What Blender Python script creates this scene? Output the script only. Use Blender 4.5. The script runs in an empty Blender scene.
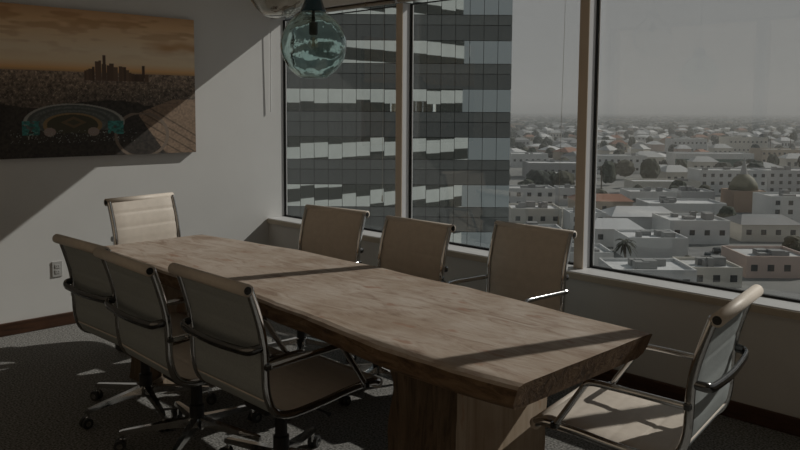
import bpy, bmesh, math, random
import numpy as np
from mathutils import Vector, Matrix, noise

sc = bpy.context.scene
COL = sc.collection
rnd = random.Random(7)
PI = math.pi

# ------------------------------------------------------------------ camera
CAM = Vector((5.86, -4.114, 1.62))
YAW, PITCH, ROLL, FPX, PCX, PCY = .7924, .0906, .0061, 788.6, 400.0, 180.8
FWD = Vector((-math.sin(YAW) * math.cos(PITCH), math.cos(YAW) * math.cos(PITCH), -math.sin(PITCH)))
RGT = Vector((math.cos(YAW), math.sin(YAW), 0))
UP = RGT.cross(FWD)
r_ = RGT * math.cos(ROLL) + UP * math.sin(ROLL)
u_ = -RGT * math.sin(ROLL) + UP * math.cos(ROLL)
cam_d = bpy.data.cameras.new('camera')
cam_d.sensor_width = 36
cam_d.lens = FPX / 800 * 36
cam_d.shift_x = -(PCX - 400) / 800
cam_d.shift_y = (PCY - 225) / 800
cam_d.clip_start, cam_d.clip_end = .05, 30000
cam = bpy.data.objects.new('camera', cam_d)
COL.objects.link(cam)
M = Matrix((r_, u_, -FWD)).transposed().to_4x4()
M.translation = CAM
cam.matrix_world = M
sc.camera = cam

# ------------------------------------------------------------------ world, sun, exposure
world = bpy.data.worlds.new('world')
sc.world = world
world.use_nodes = True
wn = world.node_tree
wn.nodes.clear()
tc = wn.nodes.new('ShaderNodeTexCoord')
sx = wn.nodes.new('ShaderNodeSeparateXYZ')
cr = wn.nodes.new('ShaderNodeValToRGB')
cr.color_ramp.elements[0].position = 0.0
cr.color_ramp.elements[0].color = (.205, .208, .205, 1)
cr.color_ramp.elements[1].position = 1.0
cr.color_ramp.elements[1].color = (.105, .135, .155, 1)
e = cr.color_ramp.elements.new(.16)
e.color = (.222, .222, .222, 1)
bg = wn.nodes.new('ShaderNodeBackground')
wo = wn.nodes.new('ShaderNodeOutputWorld')
wn.links.new(tc.outputs['Generated'], sx.inputs[0])
wn.links.new(sx.outputs['Z'], cr.inputs[0])
wn.links.new(cr.outputs[0], bg.inputs[0])
wn.links.new(bg.outputs[0], wo.inputs[0])
bg.inputs[1].default_value = 1.02

SUN_DIR = Vector((-.33, -1, -.70)).normalized()
sun_d = bpy.data.lights.new('sun', 'SUN')
sun_d.energy = 2.55
sun_d.angle = math.radians(.55)
sun_d.color = (1, .95, .88)
sun = bpy.data.objects.new('sun', sun_d)
sun.rotation_euler = SUN_DIR.to_track_quat('-Z', 'Y').to_euler()
sun.location = (5, 8, 9)
COL.objects.link(sun)

sc.view_settings.view_transform = 'Standard'
sc.view_settings.look = 'None'
sc.view_settings.gamma = 1
sc.view_settings.exposure = 0
sc.view_settings.use_curve_mapping = False
sc.cycles.use_denoising = True
sc.cycles.max_bounces = 12
sc.cycles.transparent_max_bounces = 24
sc.cycles.caustics_reflective = False
sc.cycles.caustics_refractive = False
sc.cycles.sample_clamp_indirect = 4

# ------------------------------------------------------------------ materials
def mat(name, col, rough=.6, metal=0.0, var=0.0, scale=20, bump=0.0, bscale=80, spec=.5, stretch=None, col2=None, coat=0, sheen=0):
    m = bpy.data.materials.new(name)
    m.use_nodes = True
    nt = m.node_tree
    b = nt.nodes['Principled BSDF']
    b.inputs['Base Color'].default_value = (*col, 1)
    b.inputs['Roughness'].default_value = rough
    b.inputs['Metallic'].default_value = metal
    b.inputs['Specular IOR Level'].default_value = spec
    b.inputs['Coat Weight'].default_value = coat
    b.inputs['Sheen Weight'].default_value = sheen
    if var or bump or col2:
        t = nt.nodes.new('ShaderNodeTexCoord')
        mp = nt.nodes.new('ShaderNodeMapping')
        if stretch:
            mp.inputs['Scale'].default_value = stretch
        nt.links.new(t.outputs['Object'], mp.inputs[0])
    if var or col2:
        n = nt.nodes.new('ShaderNodeTexNoise')
        n.inputs['Scale'].default_value = scale
        n.inputs['Detail'].default_value = 6
        nt.links.new(mp.outputs[0], n.inputs['Vector'])
        r = nt.nodes.new('ShaderNodeValToRGB')
        c2 = col2 if col2 else tuple(min(1, c * (1 + var)) for c in col)
        c1 = col if col2 else tuple(c * (1 - var) for c in col)
        r.color_ramp.elements[0].position = .32
        r.color_ramp.elements[1].position = .68
        r.color_ramp.elements[0].color = (*c1, 1)
        r.color_ramp.elements[1].color = (*c2, 1)
        nt.links.new(n.outputs['Fac'], r.inputs[0])
        nt.links.new(r.outputs[0], b.inputs['Base Color'])
    if bump:
        n2 = nt.nodes.new('ShaderNodeTexNoise')
        n2.inputs['Scale'].default_value = bscale
        n2.inputs['Detail'].default_value = 5
        nt.links.new(mp.outputs[0], n2.inputs['Vector'])
        bp = nt.nodes.new('ShaderNodeBump')
        bp.inputs['Strength'].default_value = bump
        bp.inputs['Distance'].default_value = .01
        nt.links.new(n2.outputs['Fac'], bp.inputs['Height'])
        nt.links.new(bp.outputs[0], b.inputs['Normal'])
    return m

def glass_mat(name, tint=(1, 1, 1), ior=1.5, rough=0.0):
    """clear pane: lets the sun through, mirrors by Fresnel"""
    m = bpy.data.materials.new(name)
    m.use_nodes = True
    nt = m.node_tree
    nt.nodes.clear()
    o = nt.nodes.new('ShaderNodeOutputMaterial')
    mx = nt.nodes.new('ShaderNodeMixShader')
    lw = nt.nodes.new('ShaderNodeLayerWeight')
    lw.inputs['Blend'].default_value = .5
    pw = nt.nodes.new('ShaderNodeMath'); pw.operation = 'POWER'; pw.inputs[1].default_value = 5
    fr = nt.nodes.new('ShaderNodeMath'); fr.operation = 'MULTIPLY_ADD'
    r0 = ((ior - 1) / (ior + 1)) ** 2
    fr.inputs[1].default_value = 1 - r0
    fr.inputs[2].default_value = r0
    nt.links.new(lw.outputs['Facing'], pw.inputs[0])
    nt.links.new(pw.outputs[0], fr.inputs[0])
    tr = nt.nodes.new('ShaderNodeBsdfTransparent')
    tr.inputs[0].default_value = (*tint, 1)
    gl = nt.nodes.new('ShaderNodeBsdfGlossy')
    gl.inputs['Roughness'].default_value = rough
    nt.links.new(fr.outputs[0], mx.inputs[0])
    nt.links.new(tr.outputs[0], mx.inputs[1])
    nt.links.new(gl.outputs[0], mx.inputs[2])
    nt.links.new(mx.outputs[0], o.inputs[0])
    return m

def blown_glass(name, col):
    m = bpy.data.materials.new(name)
    m.use_nodes = True
    nt = m.node_tree
    nt.nodes.clear()
    o = nt.nodes.new('ShaderNodeOutputMaterial')
    g = nt.nodes.new('ShaderNodeBsdfGlass')
    g.inputs['Color'].default_value = (*col, 1)
    g.inputs['Roughness'].default_value = 0
    g.inputs['IOR'].default_value = 1.45
    t = nt.nodes.new('ShaderNodeTexCoord')
    n = nt.nodes.new('ShaderNodeTexNoise')
    n.inputs['Scale'].default_value = 11
    n.inputs['Detail'].default_value = 1
    bp = nt.nodes.new('ShaderNodeBump')
    bp.inputs['Strength'].default_value = .22
    bp.inputs['Distance'].default_value = .03
    nt.links.new(t.outputs['Object'], n.inputs['Vector'])
    nt.links.new(n.outputs['Fac'], bp.inputs['Height'])
    nt.links.new(bp.outputs[0], g.inputs['Normal'])
    nt.links.new(g.outputs[0], o.inputs[0])
    return m

def wood_mat(name, dark, mid, light, rough=.65, axis='X', scale=1.0, bump=.4, along=1.2):
    m = bpy.data.materials.new(name)
    m.use_nodes = True
    nt = m.node_tree
    b = nt.nodes['Principled BSDF']
    b.inputs['Roughness'].default_value = rough
    t = nt.nodes.new('ShaderNodeTexCoord')
    mp = nt.nodes.new('ShaderNodeMapping')
    s = {'X': (along, 14, 14), 'Y': (14, along, 14), 'Z': (14, 14, along)}[axis]
    mp.inputs['Scale'].default_value = tuple(v * scale for v in s)
    nt.links.new(t.outputs['Object'], mp.inputs[0])
    n = nt.nodes.new('ShaderNodeTexNoise')
    n.inputs['Scale'].default_value = 1.6
    n.inputs['Detail'].default_value = 9
    n.inputs['Roughness'].default_value = .65
    n.inputs['Distortion'].default_value = 1.2
    nt.links.new(mp.outputs[0], n.inputs['Vector'])
    r = nt.nodes.new('ShaderNodeValToRGB')
    r.color_ramp.elements[0].position = .3
    r.color_ramp.elements[0].color = (*dark, 1)
    r.color_ramp.elements[1].position = .72
    r.color_ramp.elements[1].color = (*light, 1)
    e = r.color_ramp.elements.new(.47)
    e.color = (*mid, 1)
    nt.links.new(n.outputs['Fac'], r.inputs[0])
    # worn blotches
    n2 = nt.nodes.new('ShaderNodeTexNoise')
    n2.inputs['Scale'].default_value = 3.2
    n2.inputs['Detail'].default_value = 4
    nt.links.new(t.outputs['Object'], n2.inputs['Vector'])
    r2 = nt.nodes.new('ShaderNodeValToRGB')
    r2.color_ramp.elements[0].position = .35
    r2.color_ramp.elements[0].color = (.78, .72, .66, 1)
    r2.color_ramp.elements[1].position = .62
    r2.color_ramp.elements[1].color = (1.0, 1.0, 1.0, 1)
    nt.links.new(n2.outputs['Fac'], r2.inputs[0])
    mx = nt.nodes.new('ShaderNodeMixRGB')
    mx.blend_type = 'MULTIPLY'
    mx.inputs[0].default_value = 1
    nt.links.new(r.outputs[0], mx.inputs[1])
    nt.links.new(r2.outputs[0], mx.inputs[2])
    # small reddish knots
    v = nt.nodes.new('ShaderNodeTexNoise')
    v.inputs['Scale'].default_value = 9
    v.inputs['Detail'].default_value = 3
    mp2 = nt.nodes.new('ShaderNodeMapping')
    mp2.inputs['Scale'].default_value = {'X': (.6, 1.5, 1.5), 'Y': (1.5, .6, 1.5), 'Z': (1.5, 1.5, .6)}[axis]
    nt.links.new(t.outputs['Object'], mp2.inputs[0])
    nt.links.new(mp2.outputs[0], v.inputs['Vector'])
    r3 = nt.nodes.new('ShaderNodeValToRGB')
    r3.color_ramp.elements[0].position = .64
    r3.color_ramp.elements[0].color = (0, 0, 0, 1)
    r3.color_ramp.elements[1].position = .70
    r3.color_ramp.elements[1].color = (.75, .75, .75, 1)
    nt.links.new(v.outputs['Fac'], r3.inputs[0])
    mx2 = nt.nodes.new('ShaderNodeMixRGB')
    nt.links.new(r3.outputs[0], mx2.inputs[0])
    nt.links.new(mx.outputs[0], mx2.inputs[1])
    mx2.inputs[2].default_value = (dark[0] * 1.1, dark[1] * .9, dark[2] * .8, 1)
    nt.links.new(mx2.outputs[0], b.inputs['Base Color'])
    bp = nt.nodes.new('ShaderNodeBump')
    bp.inputs['Strength'].default_value = bump
    bp.inputs['Distance'].default_value = .006
    nt.links.new(n.outputs['Fac'], bp.inputs['Height'])
    nt.links.new(bp.outputs[0], b.inputs['Normal'])
    return m

def attr_mat(name, attr, rough=.5):
    m = bpy.data.materials.new(name)
    m.use_nodes = True
    nt = m.node_tree
    b = nt.nodes['Principled BSDF']
    a = nt.nodes.new('ShaderNodeAttribute')
    a.attribute_name = attr
    nt.links.new(a.outputs['Color'], b.inputs['Base Color'])
    b.inputs['Roughness'].default_value = rough
    return m

def carpet_mat():
    m = mat('carpet', (.245, .24, .228), 1.0, var=.75, scale=95, bump=.7, bscale=420, spec=.1)
    return m

MT = dict(
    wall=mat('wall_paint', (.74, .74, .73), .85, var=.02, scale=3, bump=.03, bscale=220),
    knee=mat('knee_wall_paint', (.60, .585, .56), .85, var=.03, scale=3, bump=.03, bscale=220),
    dimwall=mat('rear_wall_paint', (.70, .64, .56), .9, var=.03, scale=3),
    ceil=mat('ceiling_paint', (.80, .78, .74), .9, var=.02, scale=4),
    carpet=carpet_mat(),
    base=wood_mat('baseboard_wood', (.035, .014, .006), (.06, .025, .011), (.09, .038, .017), .45, 'Y'),
    basex=wood_mat('baseboard_wood_long', (.035, .014, .006), (.06, .025, .011), (.09, .038, .017), .45, 'X'),
    sill=mat('sill_white', (.62, .62, .62), .5, var=.03, scale=6),
    nosing=mat('sill_nosing', (.46, .40, .32), .6, var=.06, scale=9),
    frame=mat('frame_white', (.78, .78, .79), .4),
    bronze=mat('mullion_bronze', (.62, .52, .42), .45, metal=.0),
    gasket=mat('gasket_black', (.008, .008, .008), .6),
    pane=glass_mat('window_glass', (.97, .98, .975), 1.6),
    fillpane=glass_mat('warm_fill_glass', (.98, .87, .74), 1.5),  # warm tint of the invented rear panes, colours the fill light
    blind=wood_mat('blind_wood', (.05, .025, .014), (.09, .05, .028), (.13, .075, .045), .5, 'X'),
    blind_rail=mat('blind_rail', (.34, .30, .25), .5),
    tape=mat('blind_tape', (.25, .20, .15), .9),
    cord=mat('cord_beige', (.42, .39, .33), .8),
    slab=wood_mat('table_top_wood', (.27, .19, .145), (.42, .345, .285), (.52, .46, .405), .62, 'X', .7, .5, 4.0),
    slab_edge=wood_mat('table_edge_wood', (.045, .025, .012), (.14, .085, .045), (.27, .18, .105), .85, 'X', 1.0, 1.0, 3.0),
    legcut=wood_mat('leg_cut_wood', (.34, .25, .17), (.47, .375, .28), (.56, .46, .36), .7, 'Z', .8, .3),
    bark=wood_mat('leg_bark', (.045, .03, .018), (.10, .07, .045), (.17, .12, .08), .95, 'Z', 1.5, 1.0),
    leather=mat('leather_taupe', (.63, .56, .485), .5, var=.04, scale=30, bump=.06, bscale=300, spec=.4),
    rear=mat('rear_mesh_grey', (.32, .345, .345), .7, var=.08, scale=120, bump=.15, bscale=500),
    chrome=mat('chrome', (.62, .62, .62), .12, metal=1),
    darkmetal=mat('dark_metal', (.16, .16, .16), .18, metal=1),  # on the brace: chrome, with a dark room's reflection put into the colour
    black=mat('black_plastic', (.012, .012, .012), .45),
    rubber=mat('wheel_rubber', (.025, .025, .025), .6),
    plate=mat('outlet_plate', (.50, .50, .49), .35),
    slot=mat('outlet_slot', (.03, .03, .03), .5),
    canvas=mat('canvas_edge', (.13, .07, .05), .8, var=.2, scale=12),
    print=attr_mat('canvas_print', 'print', .55),
    teal=blown_glass('teal_blown_glass', (.90, .97, .965)),
    clear=blown_glass('clear_blown_glass', (.97, .97, .955)),
    collar=mat('blue_collar', (.012, .06, .09), .25, coat=.5),
    brass=mat('brass_dark', (.12, .09, .05), .35, metal=1),
    bulb=glass_mat('bulb_glass', (.95, .93, .88)),
    filament=mat('filament', (.35, .25, .12), .4, metal=.6),
    # outside
    spandrel=mat('tower_spandrel', (.18, .195, .19), .35, var=.06, scale=.4, spec=.4),
    spandrel2=mat('tower_spandrel_lower', (.155, .168, .165), .35, var=.06, scale=.4, spec=.4),
    tframe=mat('tower_frame', (.028, .03, .032), .5),
    vision=mat('tower_vision_glass', (.50, .56, .57), .015, metal=1.0),
    facade=mat('own_facade_white', (.55, .54, .52), .8, var=.05, scale=.5),
    facadeglass=mat('own_facade_glass', (.05, .05, .045), .1, spec=.6),
    ground=mat('city_ground', (.15, .152, .145), 1, col2=(.27, .265, .25), scale=.02),
    asphalt=mat('city_asphalt', (.17, .17, .168), .95, var=.15, scale=.3),
    hill=mat('hill_green', (.10, .105, .09), 1, var=.2, scale=.002),
)

# ------------------------------------------------------------------ helpers
def new_obj(name, me, m=None, parent=None, loc=None, smooth=False):
    o = bpy.data.objects.new(name, me)
    COL.objects.link(o)
    if m is not None:
        for mm in (m if isinstance(m, (list, tuple)) else [m]):
            me.materials.append(mm)
    if parent is not None:
        o.parent = parent
    if loc is not None:
        o.location = loc
    if smooth:
        me.shade_smooth()
    return o

def to_mesh(bm, name):
    me = bpy.data.meshes.new(name)
    bmesh.ops.recalc_face_normals(bm, faces=bm.faces)
    bm.to_mesh(me)
    bm.free()
    return me

def obj(name, bm, m, parent=None, loc=None, smooth=False):
    return new_obj(name, to_mesh(bm, name), m, parent, loc, smooth)

def tag(o, label=None, cat=None, group=None, kind=None):
    if label: o['label'] = label
    if cat: o['category'] = cat
    if group: o['group'] = group
    if kind: o['kind'] = kind
    return o

def struct(o, label=None):
    o['kind'] = 'structure'
    if label: o['label'] = label
    return o

def empty(name, loc=(0, 0, 0), rz=0):
    o = bpy.data.objects.new(name, None)
    o.empty_display_size = .1
    o.location = loc
    o.rotation_euler = (0, 0, rz)
    COL.objects.link(o)
    return o

def copy_tree(o, parent=None):
    c = o.copy()
    COL.objects.link(c)
    c.parent = parent
    for ch in list(o.children):
        copy_tree(ch, c)
    return c

def box(bm, x0, x1, y0, y1, z0, z1, bevel=0, seg=1, mi=0):
    vs = [bm.verts.new((x, y, z)) for z in (z0, z1) for y in (y0, y1) for x in (x0, x1)]
    fs = [(0, 2, 3, 1), (4, 5, 7, 6), (0, 1, 5, 4), (2, 6, 7, 3), (0, 4, 6, 2), (1, 3, 7, 5)]
    faces = [bm.faces.new([vs[i] for i in f]) for f in fs]
    for f in faces: f.material_index = mi
    if bevel:
        ed = list({e for f in faces for e in f.edges})
        bmesh.ops.bevel(bm, geom=ed, offset=bevel, segments=seg, affect='EDGES', profile=.5)

def bx(*a, **k):
    bm = bmesh.new()
    box(bm, *a, **k)
    return bm

def tube(bm, pts, rad, seg=10, flat=1.0, cap=True, updir=None):
    """sweep a round (or flattened) section along points"""
    pts = [Vector(p) for p in pts]
    n = len(pts)
    rads = rad if isinstance(rad, (list, tuple)) else [rad] * n
    rings = []
    prev = None
    for i, p in enumerate(pts):
        t = (pts[min(i + 1, n - 1)] - pts[max(i - 1, 0)]).normalized()
        if updir is not None:
            a = Vector(updir)
        elif prev is None:
            a = Vector((0, 0, 1)) if abs(t.z) < .9 else Vector((1, 0, 0))
        else:
            a = prev
        a = (a - t * a.dot(t)).normalized()
        prev = a
        b = t.cross(a)
        ring = []
        for k in range(seg):
            th = 2 * PI * k / seg
            ring.append(bm.verts.new(p + a * math.cos(th) * rads[i] * flat + b * math.sin(th) * rads[i]))
        rings.append(ring)
    for i in range(n - 1):
        for k in range(seg):
            k2 = (k + 1) % seg
            bm.faces.new((rings[i][k], rings[i][k2], rings[i + 1][k2], rings[i + 1][k]))
    if cap:
        bm.faces.new(rings[0][::-1])
        bm.faces.new(rings[-1])

def tb(pts, rad, **k):
    bm = bmesh.new()
    tube(bm, pts, rad, **k)
    return bm

def lathe(bm, prof, seg=32, center=(0, 0, 0), close=False):
    c = Vector(center)
    rings = []
    for (r, z) in prof:
        if r < 1e-5:
            rings.append([bm.verts.new(c + Vector((0, 0, z)))])
        else:
            rings.append([bm.verts.new(c + Vector((r * math.cos(2 * PI * k / seg), r * math.sin(2 * PI * k / seg), z))) for k in range(seg)])
    pairs = list(zip(rings[:-1], rings[1:]))
    if close:
        pairs.append((rings[-1], rings[0]))
    for a, b in pairs:
        for k in range(seg):
            k2 = (k + 1) % seg
            if len(a) == 1 and len(b) == 1: continue
            if len(a) == 1: bm.faces.new((a[0], b[k2], b[k]))
            elif len(b) == 1: bm.faces.new((a[k], a[k2], b[0]))
            else: bm.faces.new((a[k], a[k2], b[k2], b[k]))

def catmull(P, n=6):
    P = [Vector(p) for p in P]
    out = []
    for i in range(len(P) - 1):
        p0, p1, p2, p3 = P[max(i - 1, 0)], P[i], P[i + 1], P[min(i + 2, len(P) - 1)]
        for k in range(n):
            t = k / n
            out.append(.5 * ((2 * p1) + (p2 - p0) * t + (2 * p0 - 5 * p1 + 4 * p2 - p3) * t * t + (3 * p1 - p0 - 3 * p2 + p3) * t ** 3))
    out.append(P[-1])
    return out

# ------------------------------------------------------------------ the room
RX, RY, RZ = 10.2, -5.4, 2.75        # right wall, back wall, ceiling
GY = .18                            # glazing plane
SILL, HEAD = .635, 2.41

struct(obj('floor', bx(-.15, RX + .15, RY - .15, .2, -.2, 0), MT['carpet']), 'grey woven office carpet with patches of sun')
struct(obj('ceiling', bx(-.15, RX + .15, RY - .15, .2, RZ, RZ + .2), MT['ceil']))
struct(obj('wall_left', bx(-.2, 0, RY - .15, .2, 0, RZ), MT['wall']), 'plain white wall with a slanting patch of sun')
struct(obj('wall_right', bx(RX, RX + .2, RY - .15, .2, 0, RZ), MT['dimwall']))
BW0, BW1 = .12, 2.72                # window band added behind the camera, invented to bring in fill light
wb = struct(obj('wall_back', bx(0, RX, RY - .15, RY, 0, BW0), MT['dimwall']))
obj('lintel', bx(0, RX, RY - .15, RY, BW1, RZ), MT['dimwall'], wb)
for k in range(6):
    obj('pier', bx(max(0, k * 2.04 - .06), min(RX, k * 2.04 + .06), RY - .15, RY, BW0, BW1), MT['dimwall'], wb)
    if k < 5:
        struct(obj('window_%d' % (k + 7), bx(k * 2.04 + .06, k * 2.04 + 1.98, RY - .09, RY - .08, BW0, BW1), MT['fillpane']))  # unseen added pane, here only for warm fill
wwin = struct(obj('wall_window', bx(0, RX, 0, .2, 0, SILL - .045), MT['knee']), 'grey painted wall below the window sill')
bm = bmesh.new()
box(bm, 0, RX, .0, .2, HEAD + .03, RZ)
obj('lintel', bm, MT['wall'], wwin)
bm = bmesh.new()
box(bm, 9.7, RX, .0, .2, SILL, HEAD + .03)
obj('end_pier', bm, MT['wall'], wwin)
struct(obj('trim_1', bx(.002, RX, -.012, .215, SILL - .040, SILL, bevel=.004), [MT['sill']]), 'white window sill running along the glass')
struct(obj('trim_2', bx(.002, RX, -.020, -.012, SILL - .044, SILL - .006), MT['nosing']), 'tan wooden nosing under the front of the window sill')
struct(obj('baseboard_left', bx(.0, .016, RY, -.017, 0, .093, bevel=.004), MT['base']), 'reddish brown wooden baseboard along the white wall')
struct(obj('baseboard_window', bx(.0, RX, -.016, 0, 0, .093, bevel=.004), MT['basex']), 'dark wooden baseboard under the windows')

# windows: three panes between bronze mullions
MX = [-.03, 1.575, 3.182, 4.87, 6.5, 8.1, 9.7]
for i in range(6):
    xa, xb = MX[i] + .033, MX[i + 1] - .033
    if i == 0: xa = .0
    w = struct(empty('window_%d' % (i + 1), ((xa + xb) / 2, GY, SILL)))
    hw = (xb - xa) / 2
    H = HEAD - SILL
    f = bmesh.new()
    box(f, -hw, hw, -.006, .02, 0, .012)
    box(f, -hw, hw, -.006, .02, H - .006, H)
    box(f, -hw, -hw + .006, -.006, .02, .012, H - .006)
    box(f, hw - .006, hw, -.006, .02, .012, H - .006)
    obj('frame', f, MT['gasket'], w)
    obj('pane', bx(-hw + .006, hw - .006, .004, .012, .012, H - .006), MT['pane'], w)
    st = bmesh.new()
    box(st, -hw + .006, -hw + .015, .0125, .02, .012, H - .006)
    obj('glazing_bead', st, MT['frame'], w)
    w['label'] = ['leftmost window pane, in front of the banded tower', 'second window pane, showing the tower corner and city',
                  'wide right window pane overlooking the white rooftops', 'window pane right of the wide one', 'fifth window pane', 'end window pane'][i]
for i in range(1, 6):
    t = struct(empty('trim_%d' % (i + 2), (MX[i], GY, SILL)))
    t['label'] = ['vertical window mullion in front of the banded tower', 'vertical window mullion right of the tower and the tan chairs',
                  'third vertical window mullion', 'fourth vertical window mullion', 'last vertical window mullion'][i - 1]
    H = HEAD - SILL
    obj('mullion_face', bx(-.033, .033, -.088, -.078, 0, H, bevel=.002), MT['bronze'], t)
    obj('mullion_body', bx(-.032, .032, -.078, .018, 0, H), MT['frame'], t)

# raised wooden blinds above each window
BY0, BY1 = .035, .085
for i in range(4):
    xa, xb = MX[i] + (.035 if i else .04), MX[i + 1] - .035
    b = empty('wooden_blind', ((xa + xb) / 2, (BY0 + BY1) / 2, HEAD))
    tag(b, ['raised brown wooden blind behind the teal glass pendant', 'raised brown wooden blind between the two tan mullions',
            'raised brown wooden blind over the wide right window', 'raised brown wooden blind at the far right end'][i], 'blind', 'raised wooden blinds above the windows')
    hw = (xb - xa) / 2
    obj('headrail', bx(-hw, hw, -.03, .03, .215, .27), MT['blind'], b)
    for k in range(14):
        o = obj('slat', bx(-hw, hw, -.025, .025, .022 + k * .0135, .0265 + k * .0135), MT['blind'], b) if k == 0 else None
        if k == 0: s0 = o
        else:
            c = s0.copy(); COL.objects.link(c); c.parent = b; c.location = (0, rnd.uniform(-.002, .002), k * .0135)
    obj('bottom_rail', bx(-hw, hw, -.026, .026, 0, .018, bevel=.003), MT['blind_rail'], b)
    for q in (.18, .5, .82):
        x = -hw + 2 * hw * q
        obj('ladder_tape', bx(x - .008, x + .008, -.0275, -.026, .0, .215), MT['tape'], b)
    if i == 0:
        obj('tilt_wand', tb([(-hw + .016, -.034, .21), (-hw + .012, -.036, -.35), (-hw + .008, -.038, -.82)], [.003, .003, .004], seg=6), MT['frame'], b)
    x = hw - .06
    obj('pull_cord', tb([(x, -.034, .2), (x - .002, -.034, -.3), (x - .01, -.034, -1.0), (x - .012, -.034, -1.45)], .0011, seg=5), MT['cord'], b)
    obj('cord_tassel', tb([(x - .012, -.034, -1.45), (x - .012, -.034, -1.50)], [.003, .006], seg=8), MT['cord'], b)

# wall outlet
o = empty('wall_outlet', (0, -1.885, .43))
tag(o, 'white power outlet plate low on the white wall', 'outlet')
obj('cover_plate', bx(0, .006, -.038, .038, -.058, .058, bevel=.002), MT['plate'], o)
for s in (-.02, .02):
    soc = obj('socket', bx(.006, .009, -.017, .017, s - .014, s + .014, bevel=.001), MT['plate'], o)
    for dy in (-.007, .007):
        obj('slot', bx(.009, .0095, dy - .0012, dy + .0012, s - .003, s + .006), MT['slot'], soc)

# ------------------------------------------------------------------ canvas picture (flat print)
PY0, PY1, PZ0, PZ1, PT = -2.42, -.745, 1.257, 2.331, .042
pic = empty('canvas_picture', (0, (PY0 + PY1) / 2, PZ0))
tag(pic, 'wide canvas print of a stadium and city skyline at orange dusk', 'picture')
py = (PY1 - PY0) / 2
obj('stretcher', bx(.001, PT - .001, -py, py, 0, PZ1 - PZ0, bevel=.002), MT['canvas'], pic)
NX, NY = 430, 290
uu = np.linspace(PY0, PY1, NX)
X = np.interp(uu, [-2.42, -2.242, -1.92, -1.57, -1.18, -.77, -.745], [-25, 0, 48, 96, 145, 192, 195])   # picture columns
V = np.linspace(0, 1, NY)
XX, VV = np.meshgrid(X, V)
rs = np.random.RandomState(3)
def vnoise(fx, fy, seed):
    r = np.random.RandomState(seed)
    g = r.rand(int(VV.max() * fy) + 3, int(NX / NX * fx) + 3)
    a = (XX - XX.min()) / (XX.max() - XX.min()) * fx
    b = VV * fy
    i, j = b.astype(int), a.astype(int)
    s, t = b - i, a - j
    s, t = s * s * (3 - 2 * s), t * t * (3 - 2 * t)
    return (g[i, j] * (1 - s) * (1 - t) + g[i + 1, j] * s * (1 - t) + g[i, j + 1] * (1 - s) * t + g[i + 1, j + 1] * s * t)
img = np.zeros((NY, NX, 3))
HV = .42
keys = [(0, (.62, .36, .19)), (.07, (.80, .52, .28)), (.16, (.90, .68, .44)), (.27, (.95, .80, .60)), (.35, (.95, .77, .54)), (.40, (.88, .54, .24)), (.425, (.55, .32, .17))]
for c in range(3):
    img[..., c] = np.interp(VV, [k[0] for k in keys], [k[1][c] for k in keys])
cl = .6 * vnoise(7, 26, 1) + .4 * vnoise(22, 60, 2)
cm = np.clip((cl - .47) * 5, 0, 1) * np.clip(1.15 - VV / .30, 0, 1)
img = img * (1 - cm[..., None] * .75) + np.array([.52, .28, .13]) * cm[..., None] * .75
rcl = np.exp(-((VV - .20 - .03 * vnoise(16, 3, 5)) / .035) ** 2) * np.clip((XX - 140) / 25, 0, 1)
img = img * (1 - rcl[..., None] * .7) + np.array([.58, .28, .09]) * rcl[..., None] * .7
# land
land = VV > HV
nz = vnoise(200, 120, 8) * .5 + vnoise(90, 60, 9) * .5
far = np.clip((VV - HV) / .16, 0, 1)
lc = np.array([.44, .33, .25]) * (1 - far[..., None]) + np.array([.20, .155, .12]) * far[..., None]
lc = lc * (.25 + 1.5 * np.clip(nz - .12, 0, 1) ** 1.3)[..., None]
spk = (vnoise(260, 190, 11) > .84) & (VV < .64)
lc[spk] = lc[spk] * 1.5 + np.array([.18, .16, .12])
img = np.where(land[..., None], lc, img)
# dark wooded slope in front
hillv = .63 + .03 * np.sin(XX / 23) + .02 * vnoise(30, 2, 4)
dk = VV > hillv
dc = np.array([.035, .028, .022]) * (.5 + 1.2 * vnoise(120, 90, 21))[..., None]
img = np.where(dk[..., None], dc, img)
# skyline
r2 = random.Random(4)
x = 84.0
while x < 146:
    w = r2.uniform(2.0, 4.6)
    pk = math.exp(-((x - 101) / 13) ** 2) * .105 + math.exp(-((x - 121) / 6) ** 2) * .06
    top = HV + .015 - pk * r2.uniform(.55, 1.0) - .012
    bot = HV + .055
    m_ = (XX > x) & (XX < x + w) & (VV > top) & (VV < bot)
    shade = r2.uniform(.7, 1.5)
    img[m_] = np.array([.12, .075, .05]) * shade
    x += w * r2.uniform(.75, 1.25)
m_ = (XX > 142) & (XX < 145) & (VV > .36) & (VV < .45); img[m_] = (.10, .06, .04)
m_ = (XX > 103) & (XX < 105.5) & (VV > .30) & (VV < .46); img[m_] = (.13, .08, .055)
# pale parking field at the lower right
pk = (XX > 138 + 26 * np.clip((VV - .72) / .28, 0, 1)) & (VV > .60 + .10 * np.clip((172 - XX) / 34, 0, 1))
pc = np.array([.30, .21, .145]) * (.7 + .5 * vnoise(140, 100, 31))[..., None]
img = np.where(pk[..., None], pc, img)
for k in range(5):
    ln = np.abs((VV - .70) - (XX - 150) * .0045 - k * .065 + .03) < .006
    img[ln & pk] *= .45
rd = np.abs(np.hypot((XX - 140) / 26, (VV - .86) / .16) - 1) < .06
img[rd & (VV > .70)] = (.22, .17, .13)
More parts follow.
